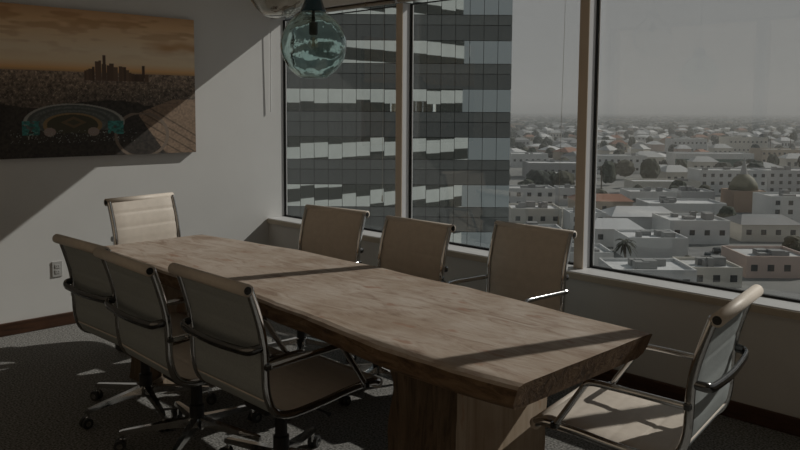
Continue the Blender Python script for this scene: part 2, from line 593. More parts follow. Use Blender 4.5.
# stadium bowl
SXc, SVc = 72, .765
rr = np.hypot((XX - SXc) / 51, (VV - SVc) / .128)
bowl = (rr < 1)
ring = np.clip(rr, 0, 1)
tiers = .5 + .5 * np.sin(ring * 34)
bc = np.array([.17, .19, .18]) * (.45 + .7 * tiers * vnoise(150, 110, 41))[..., None]
img = np.where((bowl & (rr > .50) & (VV < SVc + .055))[..., None], bc, img)
top_ring = (rr > .93) & (rr < 1.0) & (VV < SVc + .02)
img[top_ring] = np.array([.36, .36, .33])
rf = np.hypot((XX - SXc + 1) / 30, (VV - SVc - .02) / .085)
img[(rf < 1) & (VV < SVc + .075)] = (.28, .19, .09)
img[(rf < .86) & (VV < SVc + .075)] = (.06, .055, .03)
dia = np.abs((XX - SXc) / 13) + np.abs((VV - SVc + .0) / .04)
img[dia < 1] = (.15, .10, .05)
img[dia < .55] = (.07, .065, .035)
for cx0, w0 in ((29, 9), (114, 8)):
    tq = (np.abs(XX - cx0) < w0) & (VV > SVc - .01) & (VV < SVc + .085)
    tq &= vnoise(70, 60, 52) > .32
    img[tq] = np.array([.05, .26, .24]) * (.35 + 1.1 * vnoise(120, 90, 51))[tq][:, None]
for cx0 in (48, 92):
    tq = np.hypot((XX - cx0) / 6, (VV - SVc - .065) / .03) < 1
    img[tq] = (.34, .27, .24)
lights = (vnoise(230, 160, 61) > .86) & (VV > SVc + .05) & (VV < SVc + .14) & (XX > 8) & (XX < 135)
img[lights] = (.38, .40, .36)
img = np.clip(img, 0, .95)
zz = np.linspace(PZ1 - PZ0, 0, NY)
yy = np.linspace(-py, py, NX)
YY, ZZ = np.meshgrid(yy, zz)
co = np.stack([np.full_like(YY, PT), YY, ZZ], -1).reshape(-1, 3)
ii = np.arange(NX * NY).reshape(NY, NX)
q = np.stack([ii[1:, :-1], ii[1:, 1:], ii[:-1, 1:], ii[:-1, :-1]], -1).reshape(-1, 4)
me = bpy.data.meshes.new('print_face')
me.vertices.add(len(co)); me.vertices.foreach_set('co', co.ravel())
me.loops.add(q.size); me.loops.foreach_set('vertex_index', q.ravel())
me.polygons.add(len(q)); me.polygons.foreach_set('loop_start', np.arange(0, q.size, 4)); me.polygons.foreach_set('loop_total', np.full(len(q), 4))
me.update(); me.validate()
ca = me.color_attributes.new('print', 'FLOAT_COLOR', 'POINT')
ca.data.foreach_set('color', np.concatenate([img.reshape(-1, 3), np.ones((NX * NY, 1))], 1).ravel())
new_obj('print_face', me, MT['print'], pic)

# ------------------------------------------------------------------ the table
TZ, TT = .76, .10
LE = [(1.13, -2.075), (1.6, -2.085), (2.1, -2.105), (2.88, -2.085), (3.25, -2.115), (3.8, -2.18), (4.15, -2.182), (4.416, -2.156)]
RE = [(1.115, -1.31), (1.565, -1.245), (2.02, -1.19), (2.68, -1.185), (3.14, -1.205), (3.4, -1.205), (3.85, -1.245), (4.165, -1.275), (4.411, -1.294)]
tab = empty('conference_table', (2.77, -1.68, 0))
tag(tab, 'long thick live-edge wooden conference table on trunk legs', 'table')
T0 = Vector((2.77, -1.68, 0))
bm = bmesh.new()
NXT = 150
rings = []
for i in range(NXT + 1):
    s = i / NXT
    x = 1.12 + (4.414 - 1.12) * s
    yl = float(np.interp(x, [p[0] for p in LE], [p[1] for p in LE])) + .010 * noise.noise((x * 3.1, 1, 0)) + .004 * noise.noise((x * 11, 4, 0))
    yr = float(np.interp(x, [p[0] for p in RE], [p[1] for p in RE])) + .010 * noise.noise((x * 3.1, 7, 0))
    sec = []
    # around: bottom-left, side-left, top, side-right, bottom
    sec += [(yl + .035, TZ - TT, 1), (yl + .012, TZ - TT + .012, 1), (yl + .002, TZ - .075, 1), (yl - .001, TZ - .05, 1), (yl + .000, TZ - .020, 1), (yl + .005, TZ - .008, 0), (yl + .024, TZ - .001, 0)]
    for k in range(1, 20):
        t = k / 20
        sec.append((yl + .024 + (yr - yl - .049) * t, TZ, 0))
    sec += [(yr - .025, TZ - .001, 0), (yr - .006, TZ - .008, 0), (yr, TZ - .03, 1), (yr - .002, TZ - .06, 1), (yr - .012, TZ - .085, 1), (yr - .05, TZ - TT, 1)]
    ring = []
    for (y, z, mflag) in sec:
        h = noise.noise((x * 2.3, y * 6, z * 9))
        h2 = noise.noise((x * 9, y * 22, z * 30))
        if mflag:
            y2 = y + (.010 * h + .011 * h2) * (1 if y > -1.7 else -1); z2 = z + .006 * h2
        else:
            y2 = y; z2 = z + .0022 * h + .0007 * h2
        # near end is sawn with a slight undercut
        x2 = x
        if s > .97: x2 = x - max(0, (TZ - z)) * .36 * (s - .97) / .03 + .004 * h2 * (1 if mflag else 0)
        ring.append(bm.verts.new(Vector((x2, y2, z2)) - T0))
    rings.append(ring)
n = len(rings[0])
for i in range(NXT):
    for k in range(n):
        k2 = (k + 1) % n
        f = bm.faces.new((rings[i][k], rings[i + 1][k], rings[i + 1][k2], rings[i][k2]))
        f.material_index = 0 if 4 <= k <= n - 6 else 1
fa = bm.faces.new(rings[0]); fb = bm.faces.new(rings[-1][::-1])
fa.material_index = fb.material_index = 1
slab = obj('table_top', bm, [MT['slab'], MT['slab_edge'], MT['legcut']], tab, smooth=False)
def trunk(x0, x1, y0, y1, name):
    """upright slab of trunk: cut faces at the ends, bark on the long sides"""
    bm = bmesh.new()
    nz_, nn = 26, 14
    rings = []
    for i in range(nz_ + 1):
        z = (TZ - TT + .004) * i / nz_
        ring = []
        P = [(x1, y0 + (y1 - y0) * k / 4) for k in range(5)]
        P += [(x1 + (x0 - x1) * k / nn, y1) for k in range(1, nn + 1)]
        P += [(x0, y1 + (y0 - y1) * k / 4) for k in range(1, 5)]
        P += [(x0 + (x1 - x0) * k / nn, y0) for k in range(1, nn)]
        fl = .02 * (1 - i / nz_) ** 2
        for (x, y) in P:
            a = .020 * noise.noise((x * 9, y * 9, z * 3)) + .012 * noise.noise((x * 30, y * 30, z * 8))
            xx, yy = x, y
            if y == y0: yy += a - (.0 if x == x1 else fl)
            if y == y1: yy += a
            if x == x0: xx += a - fl
            ring.append(bm.verts.new(Vector((xx, yy, z)) - T0))
        rings.append(ring)
    n = len(rings[0])
    for i in range(nz_):
        for k in range(n):
            k2 = (k + 1) % n
            f = bm.faces.new((rings[i][k], rings[i][k2], rings[i + 1][k2], rings[i + 1][k]))
            f.material_index = 0 if k < 4 else 1
    bm.faces.new(rings[0][::-1]); bm.faces.new(rings[-1])
    return obj(name, bm, [MT['legcut'], MT['bark']], tab)
trunk(3.71, 4.05, -2.04, -1.47, 'leg')
trunk(1.45, 1.79, -2.00, -1.43, 'leg')

# ------------------------------------------------------------------ office chairs
PROF = [(.318, .422), (.275, .434), (.16, .430), (.05, .418), (-.05, .409), (-.13, .406), (-.18, .415), (-.217, .440), (-.240, .482),
        (-.252, .545), (-.255, .62), (-.258, .69), (-.272, .77), (-.294, .85), (-.322, .935)]
HWD = .262
def profile():
    return [(p.x, p.y) for p in catmull([(a, b, 0) for a, b in PROF], 5)]
def sling(pr, half, thick, seam_every):
    """padded sheet following the profile, dipping at each stitched seam"""
    bm = bmesh.new()
    L = [0]
    for a, b in zip(pr[:-1], pr[1:]):
        L.append(L[-1] + math.hypot(b[0] - a[0], b[1] - a[1]))
    n = len(pr)
    xs = [-half, -half + .012, -half * .6, -half * .2, half * .2, half * .6, half - .012, half]
    up, dn = [], []
    for i in range(n):
        a, b = pr[max(i - 1, 0)], pr[min(i + 1, n - 1)]
        t = Vector((b[0] - a[0], b[1] - a[1])).normalized()
        nrm = Vector((-t.y, t.x)) * -1          # towards the sitter
        if i == 0 or i == n - 1: pass
        ph = (L[i] / seam_every) % 1.0
        dip = .003 * max(0, 1 - min(ph, 1 - ph) / .12)
        ru, rd_ = [], []
        for x in xs:
            e_ = .5 if abs(x) > half - .005 else 1
            th = (thick / 2 * e_ - dip)
            ru.append(bm.verts.new((x, pr[i][0] + nrm.x * th, pr[i][1] + nrm.y * th)))
            rd_.append(bm.verts.new((x, pr[i][0] - nrm.x * th, pr[i][1] - nrm.y * th)))
        up.append(ru); dn.append(rd_)
    m = len(xs)
    for i in range(n - 1):
        for k in range(m - 1):
            bm.faces.new((up[i][k], up[i][k + 1], up[i + 1][k + 1], up[i + 1][k]))
            bm.faces.new((dn[i][k], dn[i + 1][k], dn[i + 1][k + 1], dn[i][k + 1])).material_index = 1
        bm.faces.new((up[i][0], up[i + 1][0], dn[i + 1][0], dn[i][0]))
        bm.faces.new((up[i][-1], dn[i][-1], dn[i + 1][-1], up[i + 1][-1]))
    for i in (0, n - 1):
        for k in range(m - 1):
            bm.faces.new((up[i][k], up[i][k + 1], dn[i][k + 1], dn[i][k]))
    return bm
def resample(pr, step):
    out = [pr[0]]
    for a, b in zip(pr[:-1], pr[1:]):
        L = math.hypot(b[0] - a[0], b[1] - a[1]); k = max(1, round(L / step))
        for j in range(1, k + 1):
            out.append((a[0] + (b[0] - a[0]) * j / k, a[1] + (b[1] - a[1]) * j / k))
    return out
def make_chair():
    t = empty('office_chair')
    pr = profile()
    cut = 9 * 5
    prr = resample(pr, .011)
    ci = min(range(len(prr)), key=lambda i: abs(prr[i][0] - pr[cut - 5][0]) + abs(prr[i][1] - pr[cut - 5][1]))
    seat = obj('seat', sling(prr[:ci + 1], HWD - .010, .020, .095), [MT['leather'], MT['rear']], t, smooth=True)
    obj('front_roll', tb([(-HWD + .004, PROF[0][0] + .004, PROF[0][1] - .006), (HWD - .004, PROF[0][0] + .004, PROF[0][1] - .006)], .023, seg=14), MT['leather'], seat, smooth=True)
    back = obj('backrest', sling(prr[ci:], HWD - .010, .014, .095), [MT['leather'], MT['rear']], t, smooth=True)
    ry, rz = PROF[-1][0] - .013, PROF[-1][1] - .004
    obj('top_roll', tb([(-HWD - .012, ry, rz), (HWD + .012, ry, rz)], .024, seg=16), MT['leather'], back, smooth=True)
    for s in (-1, 1):
        cp = bmesh.new()
        tube(cp, [(s * (HWD + .011), ry, rz), (s * (HWD + .0135), ry, rz)], .0155, seg=16)
        tube(cp, [(s * (HWD + .0135), ry, rz), (s * (HWD + .0155), ry, rz)], .007, seg=10)
        obj('end_plug', cp, MT['black'], back)
        rail = [(s * HWD, a, b) for a, b in pr]
        r = obj('side_rail', tb(rail, .0170, seg=12, flat=.72, updir=(1, 0, 0)), MT['chrome'], t, smooth=True)
        # armrest: level bar, rounded bend, slanting front strut
        ax = s * (HWD + .014)
        arm = [(ax, -.250, .622), (ax, -.15, .626), (ax, .02, .632), (ax, .085, .632), (ax, .108, .624), (ax, .122, .606), (ax, .158, .55), (ax, .232, .436)]
        ar = obj('armrest', tb(catmull(arm, 5), .0125, seg=10, flat=.8, updir=(1, 0, 0)), MT['chrome'], t, smooth=True)
        pad = [(ax, -.20, .640), (ax, -.10, .643), (ax, .02, .647), (ax, .06, .647)]
        jt = bmesh.new()
        box(jt, ax - .012 , ax + .010, -.266, -.240, .611, .635, bevel=.004)
        
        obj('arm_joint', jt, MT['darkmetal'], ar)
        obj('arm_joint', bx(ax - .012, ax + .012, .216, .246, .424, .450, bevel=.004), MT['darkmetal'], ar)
    # bowed brace behind the back
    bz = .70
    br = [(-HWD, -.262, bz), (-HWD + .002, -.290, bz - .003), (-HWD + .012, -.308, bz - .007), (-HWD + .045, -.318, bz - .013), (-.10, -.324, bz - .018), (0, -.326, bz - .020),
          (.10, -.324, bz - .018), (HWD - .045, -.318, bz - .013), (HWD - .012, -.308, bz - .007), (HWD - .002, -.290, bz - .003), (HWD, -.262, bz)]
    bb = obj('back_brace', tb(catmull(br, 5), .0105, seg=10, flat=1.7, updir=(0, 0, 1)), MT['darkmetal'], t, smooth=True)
    # under the seat
    mb = bmesh.new()
    box(mb, -.085, .085, -.13, .09, .335, .382, bevel=.012, seg=2)
    obj('tilt_mechanism', mb, MT['black'], t)
    for yy in (-.085, .10):
        zz_ = .394 if yy < 0 else .408
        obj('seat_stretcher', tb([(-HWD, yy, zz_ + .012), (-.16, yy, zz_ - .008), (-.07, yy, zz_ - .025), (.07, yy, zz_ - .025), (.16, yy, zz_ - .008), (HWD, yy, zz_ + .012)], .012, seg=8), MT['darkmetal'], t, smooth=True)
    obj('tilt_lever', tb([(.06, .03, .36), (.16, .04, .358), (.235, .05, .353), (.26, .052, .351)], [.005, .005, .005, .010], seg=8), MT['black'], t)
    cl = bmesh.new()
    lathe(cl, [(0, .34), (.026, .34), (.026, .20), (.034, .195), (.034, .13), (0, .13)], 20)
    obj('gas_column', cl, MT['black'], t, smooth=False)
    hb = bmesh.new()
    lathe(hb, [(0, .135), (.035, .135), (.044, .125), (.044, .085), (.036, .078), (0, .078)], 20)
    obj('base_hub', hb, MT['chrome'], t, smooth=False)
    for k in range(5):
        a = 2 * PI * k / 5 + .3
        lg = bmesh.new()
        # tapering blade from the hub to the caster
        secs = [(.035, .115, .022, .020), (.10, .110, .019, .016), (.20, .101, .016, .013), (.33, .087, .012, .011), (.345, .084, .010, .009)]
        rg = []
        for (rr_, z, hw, hh) in secs:
            rg.append([lg.verts.new((rr_, -hw, z - hh)), lg.verts.new((rr_, hw, z - hh)), lg.verts.new((rr_, hw * .8, z + hh)), lg.verts.new((rr_, -hw * .8, z + hh))])
        for i in range(len(rg) - 1):
            for j in range(4):
                j2 = (j + 1) % 4
                lg.faces.new((rg[i][j], rg[i][j2], rg[i + 1][j2], rg[i + 1][j]))
        lg.faces.new(rg[0][::-1]); lg.faces.new(rg[-1])
        bmesh.ops.rotate(lg, verts=lg.verts, cent=(0, 0, 0), matrix=Matrix.Rotation(a, 3, 'Z'))
        leg = obj('base_leg', lg, MT['chrome'], t)
        cs = bmesh.new()
        tube(cs, [(.33, 0, .085), (.33, 0, .050)], .007, seg=8)
        nf = len(cs.faces)
        tube(cs, [(.342, -.022, .027), (.342, -.006, .027)], .027, seg=16)
        tube(cs, [(.342, .006, .027), (.342, .022, .027)], .027, seg=16)
        nf2 = len(cs.faces)
        tube(cs, [(.342, -.024, .027), (.342, .024, .027)], .014, seg=10)
        box(cs, .318, .344, -.006, .006, .027, .056, bevel=.003)
        bmesh.ops.rotate(cs, verts=cs.verts, cent=(0, 0, 0), matrix=Matrix.Rotation(a, 3, 'Z'))
        cs.faces.ensure_lookup_table()
        for fi in range(nf, nf2): cs.faces[fi].material_index = 1
        obj('caster', cs, [MT['chrome'], MT['rubber']], leg)
    return t
RB = -PROF[-1][0] + .013
# (roll centre x, y, facing angle of local +Y, lift, base turn, label)
CH = [(1.975, -2.52, 0.03, .006, 'office chair with its back to us, farthest of three on the near side'),
      (2.53, -2.55, -.05, .008, 'office chair with its back to us, middle of three on the near side'),
      (3.125, -2.475, -.01, .012, 'office chair with its back to us, nearest on the near side, its whole seat showing'),
      (1.785, -.70, PI + .14, 0, 'tan office chair by the window, farthest of three, in front of the leftmost pane'),
      (2.575, -.71, PI, 0, 'tan office chair by the window, middle of three, in front of the thin left mullion'),
      (3.185, -.385, PI, 0, 'tan office chair by the window, nearest of three, left of the right mullion'),
      (.655, -1.545, -PI / 2 + .17, .050, 'office chair at the far head of the table, sunlit white against the wall'),
      (4.748, -1.325, PI / 2 + .15, .006, 'office chair at the near head of the table, side view with sun on its seat')]
BT = [-.52, .1, .5, .2, .9, -.3, .4, .75]     # each swivel base stands turned its own way
proto = make_chair()
for i, (x, y, a, lift, lab) in enumerate(CH):
    c = proto if i == 0 else copy_tree(proto)
    f = Vector((-math.sin(a), math.cos(a), 0))
    p = Vector((x, y, 0)) + f * RB
    c.location = p
    c.rotation_euler = (0, 0, a)
    w = 1.035 if i in (1, 2) else 1.0
    c.scale = (w, w, 1 + lift / .94)
    for ch in c.children:
        if ch.name.startswith('base_leg'): ch.rotation_euler.z = BT[i] - a
    tag(c, lab, 'chair', 'office chairs around the table')

# ------------------------------------------------------------------ pendant lamps
def pendant(loc, R, glass, label, collar):
    t = empty('pendant_lamp', loc)
    tag(t, label, 'lamp', 'hand-blown glass pendants over the table')
    outer = [(0, -.96), (.30, -.97), (.42, -.945), (.55, -.86), (.75, -.68), (.92, -.40), (1.0, -.05), (.97, .25), (.84, .55), (.64, .80), (.44, .95), (.37, 1.04), (.36, 1.12)]
    outer = [(p.x, p.y) for p in catmull([(a, b, 0) for a, b in outer], 3)]
    th = .028
    inner = []
    for i, (a, b) in enumerate(outer):
        p, q_ = outer[max(i - 1, 0)], outer[min(i + 1, len(outer) - 1)]
        d = Vector((q_[0] - p[0], q_[1] - p[1])).normalized()
        nx_, nz_ = -d.y, d.x
        inner.append((max(0, a + nx_ * th), b + nz_ * th))
    bm = bmesh.new()
    prof = [(a * R, b * R) for a, b in outer] + [(a * R, b * R) for a, b in inner[::-1]]
    lathe(bm, prof, 48)
    for v in bm.verts:
        p = v.co / R
        h = noise.noise((p.x * 2.2 + loc[0], p.y * 2.2, p.z * 2.2))
        k = 1 + .035 * h
        v.co.x *= k; v.co.y *= k
    obj('glass_shade', bm, glass, t, smooth=True)
    cb = bmesh.new()
    lathe(cb, [(0, 1.10 * R), (.385 * R, 1.02 * R), (.40 * R, 1.06 * R), (.33 * R, 1.18 * R), (.25 * R, 1.42 * R), (.07 * R, 1.52 * R), (0, 1.53 * R)], 28)
    obj('collar', cb, collar, t, smooth=False)
    sk = bmesh.new()
    lathe(sk, [(0, 1.31 * R), (.055 * R, 1.31 * R), (.06 * R, .72 * R), (.13 * R, .70 * R), (.135 * R, .36 * R), (.10 * R, .33 * R), (0, .33 * R)], 18)
    obj('socket', sk, MT['black'], t)
    bl = bmesh.new()
    lathe(bl, [(0, .34 * R), (.085 * R, .33 * R), (.11 * R, .22 * R), (.125 * R, .05 * R), (.10 * R, -.06 * R), (.05 * R, -.10 * R), (0, -.11 * R)], 20)
    bo = obj('bulb', bl, MT['bulb'], t, smooth=True)
    fl = bmesh.new()
    for s in (-.045, -.015, .015, .045):
        tube(fl, [(s * R, 0, .26 * R), (s * R * 1.4, 0, 0)], .0012, seg=5)
    obj('filament', fl, MT['filament'], bo)
    top = RZ - loc[2]
    obj('cord', tb([(0, 0, 1.5 * R), (0, 0, top - .03)], .004, seg=8), MT['black'], t)
    cn = bmesh.new()
    lathe(cn, [(0, top - .035), (.03, top - .035), (.06, top - .012), (.06, top), (0, top)], 24)
    obj('ceiling_rose', cn, MT['brass'], t)
def ray(px, py_, d):
    return CAM + (FWD + r_ * ((px - PCX) / FPX) - u_ * ((py_ - PCY) / FPX)) * d
# both hang on the table's centre line
p = ray(313.5, 46, 3.65)
pendant((p.x, p.y, p.z), .152, MT['teal'], 'round teal blown-glass pendant lamp with a bulb inside', MT['collar'])
p = ray(278.5, -14, 3.95)
pendant((p.x, p.y, p.z), .158, MT['clear'], 'clear blown-glass pendant lamp, cut off by the top edge', MT['brass'])
# ================================================================== outside
FH = Vector((-math.sin(YAW), math.cos(YAW), 0))
GZ = -36.0
def city(px, D, z=GZ):
    p = CAM + (FH + RGT * ((px - PCX) / FPX)) * D
    return Vector((p.x, p.y, z))
def yz(py_, D):
    """height of a point seen at picture row py_ at distance D (near the picture centre)"""
    return 1.62 + D * (112.5 - py_) / FPX * 1.0

# ---- our own building's outside: white spandrel bands and dark glass, seen mirrored in the tower
own = struct(empty('wall_outside', (0, .21, 0)), 'white banded outside of this building, mirrored in the tower glass')
for k in range(-8, 6):
    z0 = HEAD + .03 + k * 4.0
    ob = bmesh.new()
    box(ob, -34, 17.5, 0, .02, z0, z0 + 4.0 - (HEAD - SILL) - .07)
    obj('facade_band', ob, MT['facade'], own)
    g = bmesh.new()
    z1 = z0 + 4.0 - (HEAD - SILL) - .07
    if k == -1:
        box(g, -34, -.25, -.05, .0, z1, z0 + 4.0)
        box(g, 10.5, 17.5, -.05, .0, z1, z0 + 4.0)
    else:
        box(g, -34, 17.5, -.005, .0, z1, z0 + 4.0)
    obj('facade_glass', g, MT['facadeglass'], own)

# ---- the glass tower across the street
TD = 66.0
tw = empty('office_tower', city(400, TD, 0), YAW)
tag(tw, 'grey glass office tower with horizontal bands, behind the left windows', 'building')
S = TD / FPX
XR = (510 - 400) * S
CW = 14.0 * S
PER = 47.7 * S
def tz(py_): return 1.62 + (114.6 - py_) * S
obj('core', bx(-60, XR - .05, .12, 25, GZ, 46), MT['tframe'], tw)
vis_m = to_mesh(bx(-CW / 2 + .02, CW / 2 - .02, -.03, .03, -22.6 * S / 2 + .02, 22.6 * S / 2 - .02), 'glass_panel'); vis_m.materials.append(MT['vision'])
up_m = to_mesh(bx(-CW / 2 + .02, CW / 2 - .02, -.04, .06, -10.0 * S / 2 + .025, 10.0 * S / 2 - .025), 'upper_panel'); up_m.materials.append(MT['spandrel'])
lo_m = to_mesh(bx(-CW / 2 + .02, CW / 2 - .02, -.04, .06, -15.1 * S / 2 + .025, 15.1 * S / 2 - .025), 'lower_panel'); lo_m.materials.append(MT['spandrel2'])
def panel(me, nm, x, z, tilt=0, twist=0):
    o = bpy.data.objects.new(nm, me); COL.objects.link(o); o.parent = tw
    o.location = (x, 0, z); o.rotation_euler = (tilt, 0, twist)
NC = 17
tr = random.Random(11)
for fl in range(-1, 6):
    zb = 21.8 + fl * 47.7                     # row where a spandrel starts
    for c in range(NC):
        x = XR - CW * (c + .5)
        if fl >= 0 and fl < 5:
            panel(up_m, 'spandrel_panel', x, tz(zb + 5.0))
            panel(lo_m, 'spandrel_panel', x, tz(zb + 10 + 7.55))
        if fl < 5:
            panel(vis_m, 'glass_panel', x, tz(zb + 25.1 + 11.3), tr.gauss(0, .0022), tr.gauss(0, .0035))
# the rest of the tower, above, below and left of the panels one can tell apart
rest = bmesh.new(); restg = bmesh.new()
for fl in range(-11, 17):
    zb = 21.8 + fl * 47.7
    x1 = XR if (fl < -1 or fl > 4) else XR - CW * NC
    if tz(zb + 48) < GZ: continue
    box(rest, -60, x1, -.04, .06, tz(zb + 25), tz(zb + .3))
    box(restg, -60, x1, -.03, .03, tz(zb + 47.4), tz(zb + 25.3))
a = obj('spandrel_rows', rest, MT['spandrel2'], tw); a['kind'] = 'stuff'
a = obj('glass_rows', restg, MT['vision'], tw); a['kind'] = 'stuff'

# ---- ground, hills
g = bmesh.new()
c0 = city(400, 6000)
for dx, dy in ((-1, -1), (1, -1), (1, 1), (-1, 1)):
    pass
pts = [city(400 - 900, 40), city(400 + 1600, 40), city(400 + 900, 14000), city(400 - 900, 14000)]
g.faces.new([g.verts.new(p) for p in pts])
for v in list(g.verts): pass
ext = bmesh.ops.extrude_face_region(g, geom=list(g.faces))
for v in [e for e in ext['geom'] if isinstance(e, bmesh.types.BMVert)]: v.co.z -= 3
struct(obj('ground', g, MT['ground']), 'flat city ground stretching to the hazy horizon')
hb = bmesh.new()
prev = None
for i in range(121):
    px = 100 + i * 10
    h = 95 + 75 * noise.noise((px * .006, 3, 0)) + 25 * noise.noise((px * .03, 9, 0))
    row = [hb.verts.new(city(px, 9000)), hb.verts.new(city(px, 9600, GZ + max(20, h) * .7)), hb.verts.new(city(px, 10200, GZ + max(25, h))), hb.verts.new(city(px, 11500))]
    if prev:
        for k in range(3): hb.faces.new((prev[k], row[k], row[k + 1], prev[k + 1]))
    prev = row
struct(obj('hills', hb, MT['hill'], smooth=True), 'low hills faint in the haze on the horizon')

# ---- city buildings
PAL = {'white': (.30, .30, .295), 'cream': (.29, .275, .245), 'pale grey': (.235, .235, .235), 'tan': (.225, .19, .15), 'pink': (.26, .205, .18), 'mid grey': (.165, .165, .165), 'brown': (.15, .105, .075)}
CM = {k: mat('city_' + k.replace(' ', '_'), tuple(2.15 * c for c in v), .85, var=.08, scale=.15) for k, v in PAL.items()}
ROOF = {k: mat('roof_' + k, tuple(1.75 * c for c in v), .9, var=.10, scale=.12) for k, v in {'pale': (.29, .29, .285), 'grey': (.16, .16, .16), 'red': (.17, .085, .055), 'white': (.33, .33, .33)}.items()}
WIN = mat('city_window', (.035, .04, .042), .2)
UNIT = mat('roof_unit', (.24, .24, .235), .7)
LEAF = [mat('leaf_a', (.040, .050, .030), .9, var=.35, scale=1.2), mat('leaf_b', (.055, .055, .032), .9, var=.35, scale=1.2), mat('leaf_c', (.035, .045, .034), .9, var=.35, scale=1.2)]
TRUNK = mat('trunk', (.07, .055, .04), .9)
GREENAW = mat('green_strip', (.03, .10, .08), .7)
_used = set()
def building(px, D, w, dep, h, colour, roof, label, cat='building', group='city buildings below the window', rot=0.0, floors=2, wins=True, units=2, gable=0.0, seed=0):
    assert label not in _used, label
    _used.add(label)
    r = random.Random(seed * 31 + int(px * 7 + D))
    b = empty('city_building', city(px, D), YAW + rot)
    tag(b, label, cat, group)
    obj('walls', bx(-w / 2, w / 2, 0, dep, -.5, h), CM[colour], b)
    rf = bmesh.new()
    if gable:
        o_ = .5
        vs = [rf.verts.new(v) for v in ((-w / 2 - o_, -o_, h), (w / 2 + o_, -o_, h), (w / 2 + o_, dep + o_, h), (-w / 2 - o_, dep + o_, h), (-w / 2 + gable * 1.2, dep / 2, h + gable), (w / 2 - gable * 1.2, dep / 2, h + gable))]
        for f in ((0, 1, 5, 4), (1, 2, 5), (2, 3, 4, 5), (3, 0, 4), (3, 2, 1, 0)): rf.faces.new([vs[i] for i in f])
        obj('roof', rf, ROOF[roof], b)
    else:
        box(rf, -w / 2 + .3, w / 2 - .3, .3, dep - .3, h, h + .12)
        ro = obj('roof', rf, ROOF[roof], b)
        pp = bmesh.new()
        box(pp, -w / 2, w / 2, -.02, .3, h - .01, h + .8); box(pp, -w / 2, w / 2, dep - .3, dep, h, h + .8)
        box(pp, -w / 2, -w / 2 + .3, .3, dep - .3, h, h + .8); box(pp, w / 2 - .3, w / 2, .3, dep - .3, h, h + .8)
        obj('parapet', pp, CM[colour], b)
        for k in range(units):
            uw, ud, uh = r.uniform(1.2, 3), r.uniform(1.2, 3), r.uniform(.8, 2)
            ux, uy = r.uniform(-w / 2 + 2, w / 2 - 4), r.uniform(1.5, max(1.6, dep - 4))
            obj('roof_unit', bx(ux, ux + uw, uy, uy + ud, h + .12, h + .12 + uh), UNIT, ro)
    if wins:
        nw = max(2, int(w / 3.6)); fh = h / floors
        wm = None
        for f in range(floors):
            for k in range(nw):
                x = -w / 2 + (k + .5) * w / nw
                if wm is None:
                    wm = to_mesh(bx(-.75, .75, -.06, .02, -.75, .75), 'window'); wm.materials.append(WIN)
                o = bpy.data.objects.new('window', wm); COL.objects.link(o); o.parent = b
                o.location = (x, 0, f * fh + fh * .55)
    return b
def tree_mesh(seed, R, H, cone=False):
    bm = bmesh.new()
    bmesh.ops.create_icosphere(bm, subdivisions=3, radius=1)
    for v in bm.verts:
        n_ = .34 * noise.noise(v.co * 1.7 + Vector((seed * 3.1, 0, 0))) + .22 * noise.noise(v.co * 4.3 + Vector((0, seed * 2.3, 0)))
        k = 1 + n_
        zz_ = v.co.z
        tap = (1 - .55 * (zz_ + 1) / 2) if cone else 1
        v.co = Vector((v.co.x * R * k * tap, v.co.y * R * k * tap, H * .58 + zz_ * H * .42 * (1 + n_ * .5)))
    return to_mesh(bm, 'crown')
TR = []
for s in range(6):
    cm_ = tree_mesh(s, 3.0 + .5 * (s % 3), 7.5 + (s % 4), s == 5); cm_.materials.append(LEAF[s % 3])
    tm_ = to_mesh(tb([(0, 0, -.4), (.1, 0, 2), (0, .1, 4)], [.35, .25, .2], seg=7), 'trunk'); tm_.materials.append(TRUNK)
    TR.append((cm_, tm_))
def tree(px, D, sc_, s, label, group='trees among the city houses', parts=True):
    r = random.Random(int(px * 13 + D))
    if parts:
        t = empty('city_tree', city(px, D), r.uniform(0, 6))
        for nm, me_ in (('crown', TR[s][0]), ('trunk', TR[s][1])):
            o = bpy.data.objects.new(nm, me_); COL.objects.link(o); o.parent = t
    else:
        t = bpy.data.objects.new('city_tree', TR[s][0]); COL.objects.link(t); t.location = city(px, D); t.rotation_euler.z = r.uniform(0, 6)
    t.scale = (sc_ * r.uniform(.85, 1.2), sc_ * r.uniform(.85, 1.2), sc_ * r.uniform(.85, 1.15))
    tag(t, label, 'tree', group)
def palm(px, D, h, R, label, seed=0, n=22):
    r = random.Random(seed)
    t = empty('palm_tree', city(px, D))
    tag(t, label, 'tree', 'palm trees in the city')
    obj('trunk', tb([(0, 0, -.4), (.15, 0, h * .5), (0, 0, h)], [.38, .28, .24], seg=8), TRUNK, t)
    for k in range(n):
        a = 2 * PI * k / n + r.uniform(-.2, .2); el = r.uniform(-.5, 1.2)
        f = bmesh.new()
        rows = []
        for i in range(6):
            s = i / 5
            rr_ = R * s * math.cos(el * (1 - .3 * s)); zz_ = h + R * s * math.sin(el) - .75 * R * s * s
            wd = .34 * math.sin(PI * min(.97, s * .85 + .12))
            rows.append((f.verts.new((rr_, -wd, zz_ - .12)), f.verts.new((rr_, 0, zz_)), f.verts.new((rr_, wd, zz_ - .12))))
        for A, B in zip(rows[:-1], rows[1:]):
            f.faces.new((A[0], B[0], B[1], A[1])); f.faces.new((A[1], B[1], B[2], A[2]))
        bmesh.ops.rotate(f, verts=f.verts, cent=(0, 0, 0), matrix=Matrix.Rotation(a, 3, 'Z'))
        obj('frond', f, LEAF[1], t)

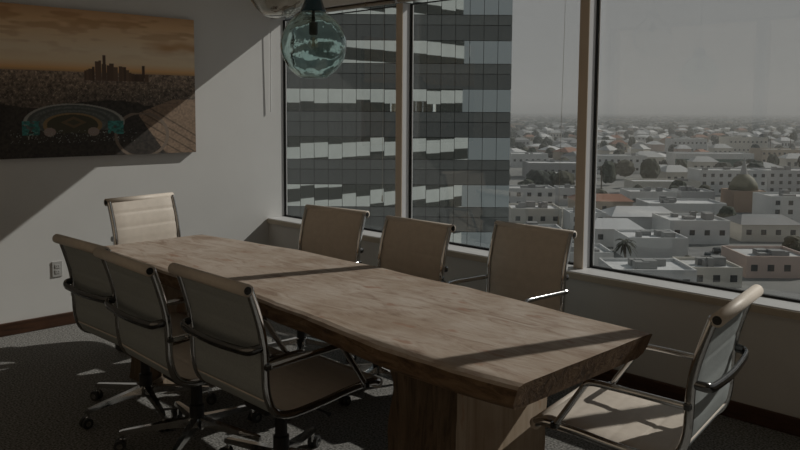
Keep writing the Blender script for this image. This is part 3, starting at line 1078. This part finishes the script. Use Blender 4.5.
# placed by distance; the near rows are the large white roofs
building(660, 160, 17, 13, 4.2, 'white', 'white', 'low white warehouse with rooftop boxes just above the right window sill', floors=1, units=6)
building(722, 166, 11, 12, 3.6, 'cream', 'pale', 'small cream shop right of the low white warehouse', floors=1, units=4)
building(588, 178, 13, 12, 4.5, 'white', 'pale', 'small white flat-roofed block left of the big palm', floors=1, units=4)
building(785, 176, 15, 14, 4.2, 'pink', 'pale', 'low pinkish building at the lower right edge of the glass', floors=1, units=5)
building(662, 196, 15, 14, 5, 'white', 'white', 'white single-storey hall behind the low white warehouse', floors=1, units=5, wins=False)
building(620, 216, 14, 12, 5, 'white', 'white', 'white hipped-roof house behind the big palm', gable=2.2, floors=1)
building(703, 221, 17, 16, 6, 'white', 'white', 'white hall with bright flat roof left of the parking lot', floors=1, units=6)
building(648, 238, 20, 14, 5.5, 'pale grey', 'white', 'pale grey hipped hall left of centre', gable=2.4, wins=False)
building(775, 226, 17, 13, 5, 'cream', 'grey', 'cream bungalow with grey hipped roof near the right edge', gable=2.2, floors=1)
building(590, 240, 11, 12, 5.5, 'white', 'pale', 'white two-storey cottage beside the right mullion', floors=2, units=2)
building(690, 262, 26, 15, 6, 'white', 'white', 'wide white hall with a bright flat roof in the middle of the view', wins=False, units=7)
building(800, 258, 17, 14, 9, 'white', 'pale', 'white three-floor block at the right edge with dark windows', floors=3, units=3)
building(606, 278, 20, 14, 5.5, 'tan', 'red', 'tan house with reddish roof beside the right mullion', gable=2.0, floors=1)
building(655, 300, 18, 14, 6, 'white', 'pale', 'white boxy workshop left of the dark round tree', floors=1, units=4)
building(700, 302, 13, 12, 6, 'pale grey', 'white', 'pale grey workshop left of the domed chapel', floors=1, units=4)
building(540, 205, 15, 14, 5, 'white', 'white', 'white flat roof seen just left of the right mullion', units=6, floors=1)
building(538, 250, 16, 14, 5.5, 'cream', 'white', 'cream hall behind the nearest window chair', units=6, floors=1)
building(530, 300, 20, 14, 7, 'white', 'pale', 'long white block beside the tower corner', units=5, floors=2)
building(578, 312, 14, 12, 6, 'pale grey', 'pale', 'pale grey block left of the right mullion', units=4, floors=1)
building(735, 352, 30, 16, 10.5, 'white', 'pale', 'white three-storey apartment block with two rows of dark windows', floors=3, units=2)
building(800, 360, 28, 16, 10, 'pale grey', 'pale', 'pale grey three-storey block right of the white apartments', floors=3, units=3)
building(668, 350, 30, 14, 5.5, 'cream', 'white', 'low cream shed left of the white apartments', floors=1, wins=False, units=2)
building(622, 470, 30, 16, 10, 'white', 'white', 'white two-storey school-like block with window strips', floors=2, units=1)
building(715, 520, 52, 18, 9, 'white', 'white', 'long white block with a dark green base strip', floors=1, wins=False, units=0)
building(790, 560, 40, 20, 10, 'tan', 'pale', 'long tan block at the right edge in the middle distance', floors=2, units=2)
building(748, 690, 34, 22, 14, 'cream', 'pale', 'cream boxy block with flat roof in the far middle', floors=2, units=2)
building(690, 700, 30, 22, 12, 'white', 'pale', 'white boxy block left of the cream one in the far middle', floors=2, units=1)
building(560, 430, 34, 22, 8, 'mid grey', 'white', 'mid grey low block among trees behind the nearest window chair', floors=1, units=3)
building(530, 520, 24, 22, 8, 'white', 'white', 'white low house beside the tower corner', floors=1, units=2)
g_ = bpy.data.objects['city_building']
for o in bpy.data.objects:
    if o.get('label') == 'long white block with a dark green base strip':
        obj('green_awning', bx(-26, 26, -.8, -.02, 1.5, 6), GREENAW, o)
# domed chapel with a spire in front of the white apartments
ch = empty('domed_chapel', city(752, 292), YAW)
tag(ch, 'small tan chapel with greenish dome and grey spire, right of centre', 'building')
obj('walls', bx(-6, 6, 0, 12, -.5, 8), CM['brown'], ch)
dm = bmesh.new(); lathe(dm, [(0, 14.2), (1.8, 13.8), (3.6, 12.4), (4.9, 10.2), (5.3, 8), (0, 8)], 20, center=(0, 6, 0)); obj('dome', dm, mat('dome_olive', (.14, .135, .085), .7, var=.1, scale=.5), ch, smooth=True)
dm = bmesh.new(); lathe(dm, [(0, 20.5), (.35, 19), (1.2, 15), (1.5, 13.6), (0, 13.6)], 10, center=(0, 6, 0)); obj('spire', dm, CM['mid grey'], ch)
palm(628, 181, 7.2, 3.0, 'large shaggy palm standing in front of the white warehouse roof', 3, 30)
palm(571, 197, 7.0, 2.8, 'palm squeezed between the nearest window chair and the mullion', 5, 24)
palm(602, 330, 14, 2.6, 'tall thin palm just right of the mullion', 6, 14)
palm(790, 640, 20, 3.0, 'tall thin palm at the right edge before the hazy city', 7, 14)
palm(770, 700, 19, 3.0, 'second tall thin palm left of the right-edge palm', 8, 14)
# street with parked cars
struct(obj('street', bx(-70, 90, -5, 5, GZ, GZ + .06), MT['asphalt'], None, None), 'grey street crossing below the window')
st = bpy.data.objects['street']; st.matrix_world = Matrix.Translation(city(660, 155, 0)) @ Matrix.Rotation(YAW + .10, 4, 'Z')
struct(obj('parking_lot', bx(-14, 14, -10, 9, GZ, GZ + .05), MT['asphalt']), 'pale parking lot with a few cars')
st = bpy.data.objects['parking_lot']; st.matrix_world = Matrix.Translation(city(742, 206, 0)) @ Matrix.Rotation(YAW + .10, 4, 'Z')
CARC = [('white', (.32, .32, .32)), ('black', (.02, .02, .022)), ('silver', (.2, .2, .2)), ('dark blue', (.03, .04, .07)), ('grey', (.1, .1, .1)), ('dark red', (.12, .03, .025)), ('beige', (.22, .19, .15)), ('charcoal', (.04, .04, .04))]
for i, (cn, cc) in enumerate(CARC):
    pm = mat('car_paint_' + cn.replace(' ', '_'), cc, .3, coat=.4)
    p = city(712 + i * 9.0, 200 + (i % 2) * 7 + i * .4, GZ + .06)
    c = empty('parked_car', p, YAW + 1.2 + .1 * (i % 3))
    tag(c, cn + ' car parked in the lot below the right window', 'car', 'parked cars')
    b_ = bmesh.new()
    P2 = [(-2.2, .35), (-2.2, .85), (-1.5, .95), (2.2, .80), (2.25, .4)]
    A = [b_.verts.new((x, -.88, z)) for x, z in P2]; B = [b_.verts.new((x, .88, z)) for x, z in P2]
    b_.faces.new(A); b_.faces.new(B[::-1])
    for k in range(5): b_.faces.new((A[k], B[k], B[(k + 1) % 5], A[(k + 1) % 5]))
    obj('body', b_, pm, c)
    b_ = bmesh.new()
    P2 = [(-1.9, .9), (-1.3, 1.42), (.3, 1.42), (1.1, .88)]
    A = [b_.verts.new((x, -.75 if z > 1 else -.85, z)) for x, z in P2]; B = [b_.verts.new((x, .75 if z > 1 else .85, z)) for x, z in P2]
    b_.faces.new(A); b_.faces.new(B[::-1])
    for k in range(4): b_.faces.new((A[k], B[k], B[(k + 1) % 4], A[(k + 1) % 4]))
    obj('cabin', b_, WIN, c)
    for wx in (-1.35, 1.4):
        for wy in (-.8, .8):
            obj('wheel', tb([(wx, wy - .1, .32), (wx, wy + .1, .32)], .32, seg=12), MT['rubber'], c)
# trees of the near and middle rows
for i, (px, D, k, s) in enumerate([(676, 322, 1.0, 0), (680, 330, 1.0, 3), (640, 320, .8, 1), (696, 249, .6, 2), (600, 300, .9, 4), (780, 300, .9, 1), (527, 330, 1.1, 0), (538, 345, 1.2, 2), (552, 350, 1.0, 3),
                                   (565, 340, 1.2, 1), (798, 205, .7, 4), (706, 334, .8, 4), (692, 186, .4, 1), (730, 250, .8, 3), (640, 262, .6, 2), (590, 260, .7, 0)]):
    tree(px, D, k, s, ['dark round tree beside the low cream shed', 'second dark tree right behind the round one by the cream shed', 'small tree left of the cream shed', 'tree left of the bright wide hall',
                       'tree just right of the mullion, middle distance', 'tree right of the domed chapel', 'dark tree right beside the tower corner', 'broad tree behind the tower-corner tree',
                       'pointed tree behind the nearest window chair', 'dark tree left of the mullion', 'leafy tree at the lower right corner of the glass', 'tree between the shed and the white apartments',
                       'small tree between the low warehouse and the cream shop', 'tree right of the bright wide hall', 'small tree behind the pale grey hipped hall', 'tree hidden behind the right mullion'][i])
cr_ = random.Random(21)
PLACED = [(o.location.copy(), 22) for o in bpy.data.objects if o.parent is None and o.name.startswith(('city_building', 'domed', 'palm'))]
PLACED += [(o.location.copy(), 6) for o in bpy.data.objects if o.parent is None and o.name.startswith('city_tree')]
def free_spot(lo_, hi_, pw, rad):
    for _ in range(400):
        D = lo_ + (hi_ - lo_) * cr_.random() ** pw
        px = cr_.uniform(500, 850)
        p_ = city(px, D)
        if all((p_ - q_).length > rad + r0 for q_, r0 in PLACED):
            PLACED.append((p_, rad))
            return px, D
    return None
hm = []
for ck in ('white', 'cream', 'pale grey', 'tan', 'mid grey', 'pink'):
    w, d, h = 16, 12, 6
    b_ = bmesh.new(); box(b_, -8, 8, 0, 12, -.5, 5.2, mi=0); o_ = .6
    vs = [b_.verts.new(v) for v in ((-8 - o_, -o_, 5.2), (8 + o_, -o_, 5.2), (8 + o_, 12 + o_, 5.2), (-8 - o_, 12 + o_, 5.2), (-4, 6, 7.6), (4, 6, 7.6))]
    for f in ((0, 1, 5, 4), (1, 2, 5), (2, 3, 4, 5), (3, 0, 4), (3, 2, 1, 0)):
        b_.faces.new([vs[i] for i in f]).material_index = 1
    for k in range(4): box(b_, -7 + k * 4, -5.2 + k * 4, -.06, .02, 1.5, 3.4, mi=2)
    me_ = to_mesh(b_, 'house'); me_.materials.append(CM[ck]); me_.materials.append(ROOF[('white', 'pale', 'grey', 'red', 'pale', 'white')[len(hm)]]); me_.materials.append(WIN)
    hm.append((ck, me_))
for i in range(170):
    sp = free_spot(385, 1500, 1.25, 15)
    if not sp: continue
    ck, me_ = cr_.choice(hm)
    o = bpy.data.objects.new('distant_house', me_); COL.objects.link(o)
    o.location = city(*sp); o.rotation_euler.z = YAW + cr_.choice((0, .1, PI / 2, .8)); o.scale = (cr_.uniform(.7, 1.4), cr_.uniform(.7, 1.2), cr_.uniform(.8, 1.5))
    tag(o, 'small ' + ck + ' house in the distant part of the city', 'house', 'distant ' + ck + ' houses')
for i in range(260):
    sp = free_spot(370, 1500, 1.15, 5.2)
    if not sp: continue
    tree(sp[0], sp[1], cr_.uniform(.8, 1.35), cr_.randrange(6), 'small dark green tree among the distant houses', 'distant city trees', parts=False)
# beyond: too many and too small to tell apart
def scatter(name, m, n, fn, label, cat):
    V_, F_ = [], []
    for i in range(n):
        fn(V_, F_)
    me_ = bpy.data.meshes.new(name); me_.from_pydata(V_, [], F_); me_.update()
    o = new_obj(name, me_, m); tag(o, label, cat, kind='stuff')
def fbox(V_, F_):
    D = 1550 + 6000 * cr_.random() ** 1.6
    p = city(cr_.uniform(470, 880), D); w, d, h = cr_.uniform(8, 34), cr_.uniform(8, 20), cr_.uniform(4, 11)
    b0 = len(V_)
    for z in (0, h):
        for (a, b) in ((-w / 2, 0), (w / 2, 0), (w / 2, d), (-w / 2, d)):
            q_ = p + RGT * a + FH * b; V_.append((q_.x, q_.y, GZ + z))
    for f in ((0, 1, 5, 4), (1, 2, 6, 5), (2, 3, 7, 6), (3, 0, 4, 7), (4, 5, 6, 7)): F_.append(tuple(b0 + i for i in f))
def fblob(V_, F_):
    D = 1550 + 6500 * cr_.random() ** 1.5
    p = city(cr_.uniform(470, 880), D); w, h = cr_.uniform(4, 14), cr_.uniform(6, 13)
    b0 = len(V_)
    for z, k in ((0, .7), (.45, 1.0), (.8, .75)):
        for j in range(6):
            a_ = j * PI / 3 + cr_.uniform(-.3, .3); rr_ = w * k * cr_.uniform(.7, 1.2)
            V_.append((p.x + rr_ * math.cos(a_), p.y + rr_ * math.sin(a_), GZ + h * z))
    V_.append((p.x, p.y, GZ + h)); t_ = len(V_) - 1
    for r0 in (0, 6):
        for j in range(6): F_.append((b0 + r0 + j, b0 + r0 + (j + 1) % 6, b0 + r0 + 6 + (j + 1) % 6, b0 + r0 + 6 + j))
    for j in range(6): F_.append((b0 + 12 + j, b0 + 12 + (j + 1) % 6, t_))
for nm, ck, n_ in (('far_white_roofs', 'white', 900), ('far_grey_roofs', 'mid grey', 700), ('far_tan_roofs', 'tan', 600)):
    scatter(nm, CM[ck], n_, fbox, 'tiny ' + {'white': 'white', 'mid grey': 'grey', 'tan': 'tan'}[ck] + ' roofs of the far hazy city', 'houses')
scatter('far_tree_canopy', LEAF[2], 5200, fblob, 'dark tree canopy spread through the far hazy city', 'trees')

# haze over the city
HZ = bpy.data.materials.new('haze'); HZ.use_nodes = True
nt = HZ.node_tree; nt.nodes.clear()
oo = nt.nodes.new('ShaderNodeOutputMaterial'); vs_ = nt.nodes.new('ShaderNodeVolumeScatter'); 
vs_.inputs['Color'].default_value = (.90, .915, .92, 1); vs_.inputs['Density'].default_value = .00042; vs_.inputs['Anisotropy'].default_value = 0
nt.links.new(vs_.outputs[0], oo.inputs['Volume'])
hz = bmesh.new()
p0, p1, p2, p3 = city(-500, 110, 0), city(1500, 110, 0), city(900, 12500, 0), city(-100, 12500, 0)
lo = [hz.verts.new((p.x, p.y, GZ - 1)) for p in (p0, p1, p2, p3)]; hi = [hz.verts.new((p.x, p.y, 160)) for p in (p0, p1, p2, p3)]
hz.faces.new(lo[::-1]); hz.faces.new(hi)
for k in range(4): hz.faces.new((lo[k], lo[(k + 1) % 4], hi[(k + 1) % 4], hi[k]))
o = obj('haze', hz, HZ)
tag(o, 'pale haze lying over the distant city', 'haze', kind='stuff')
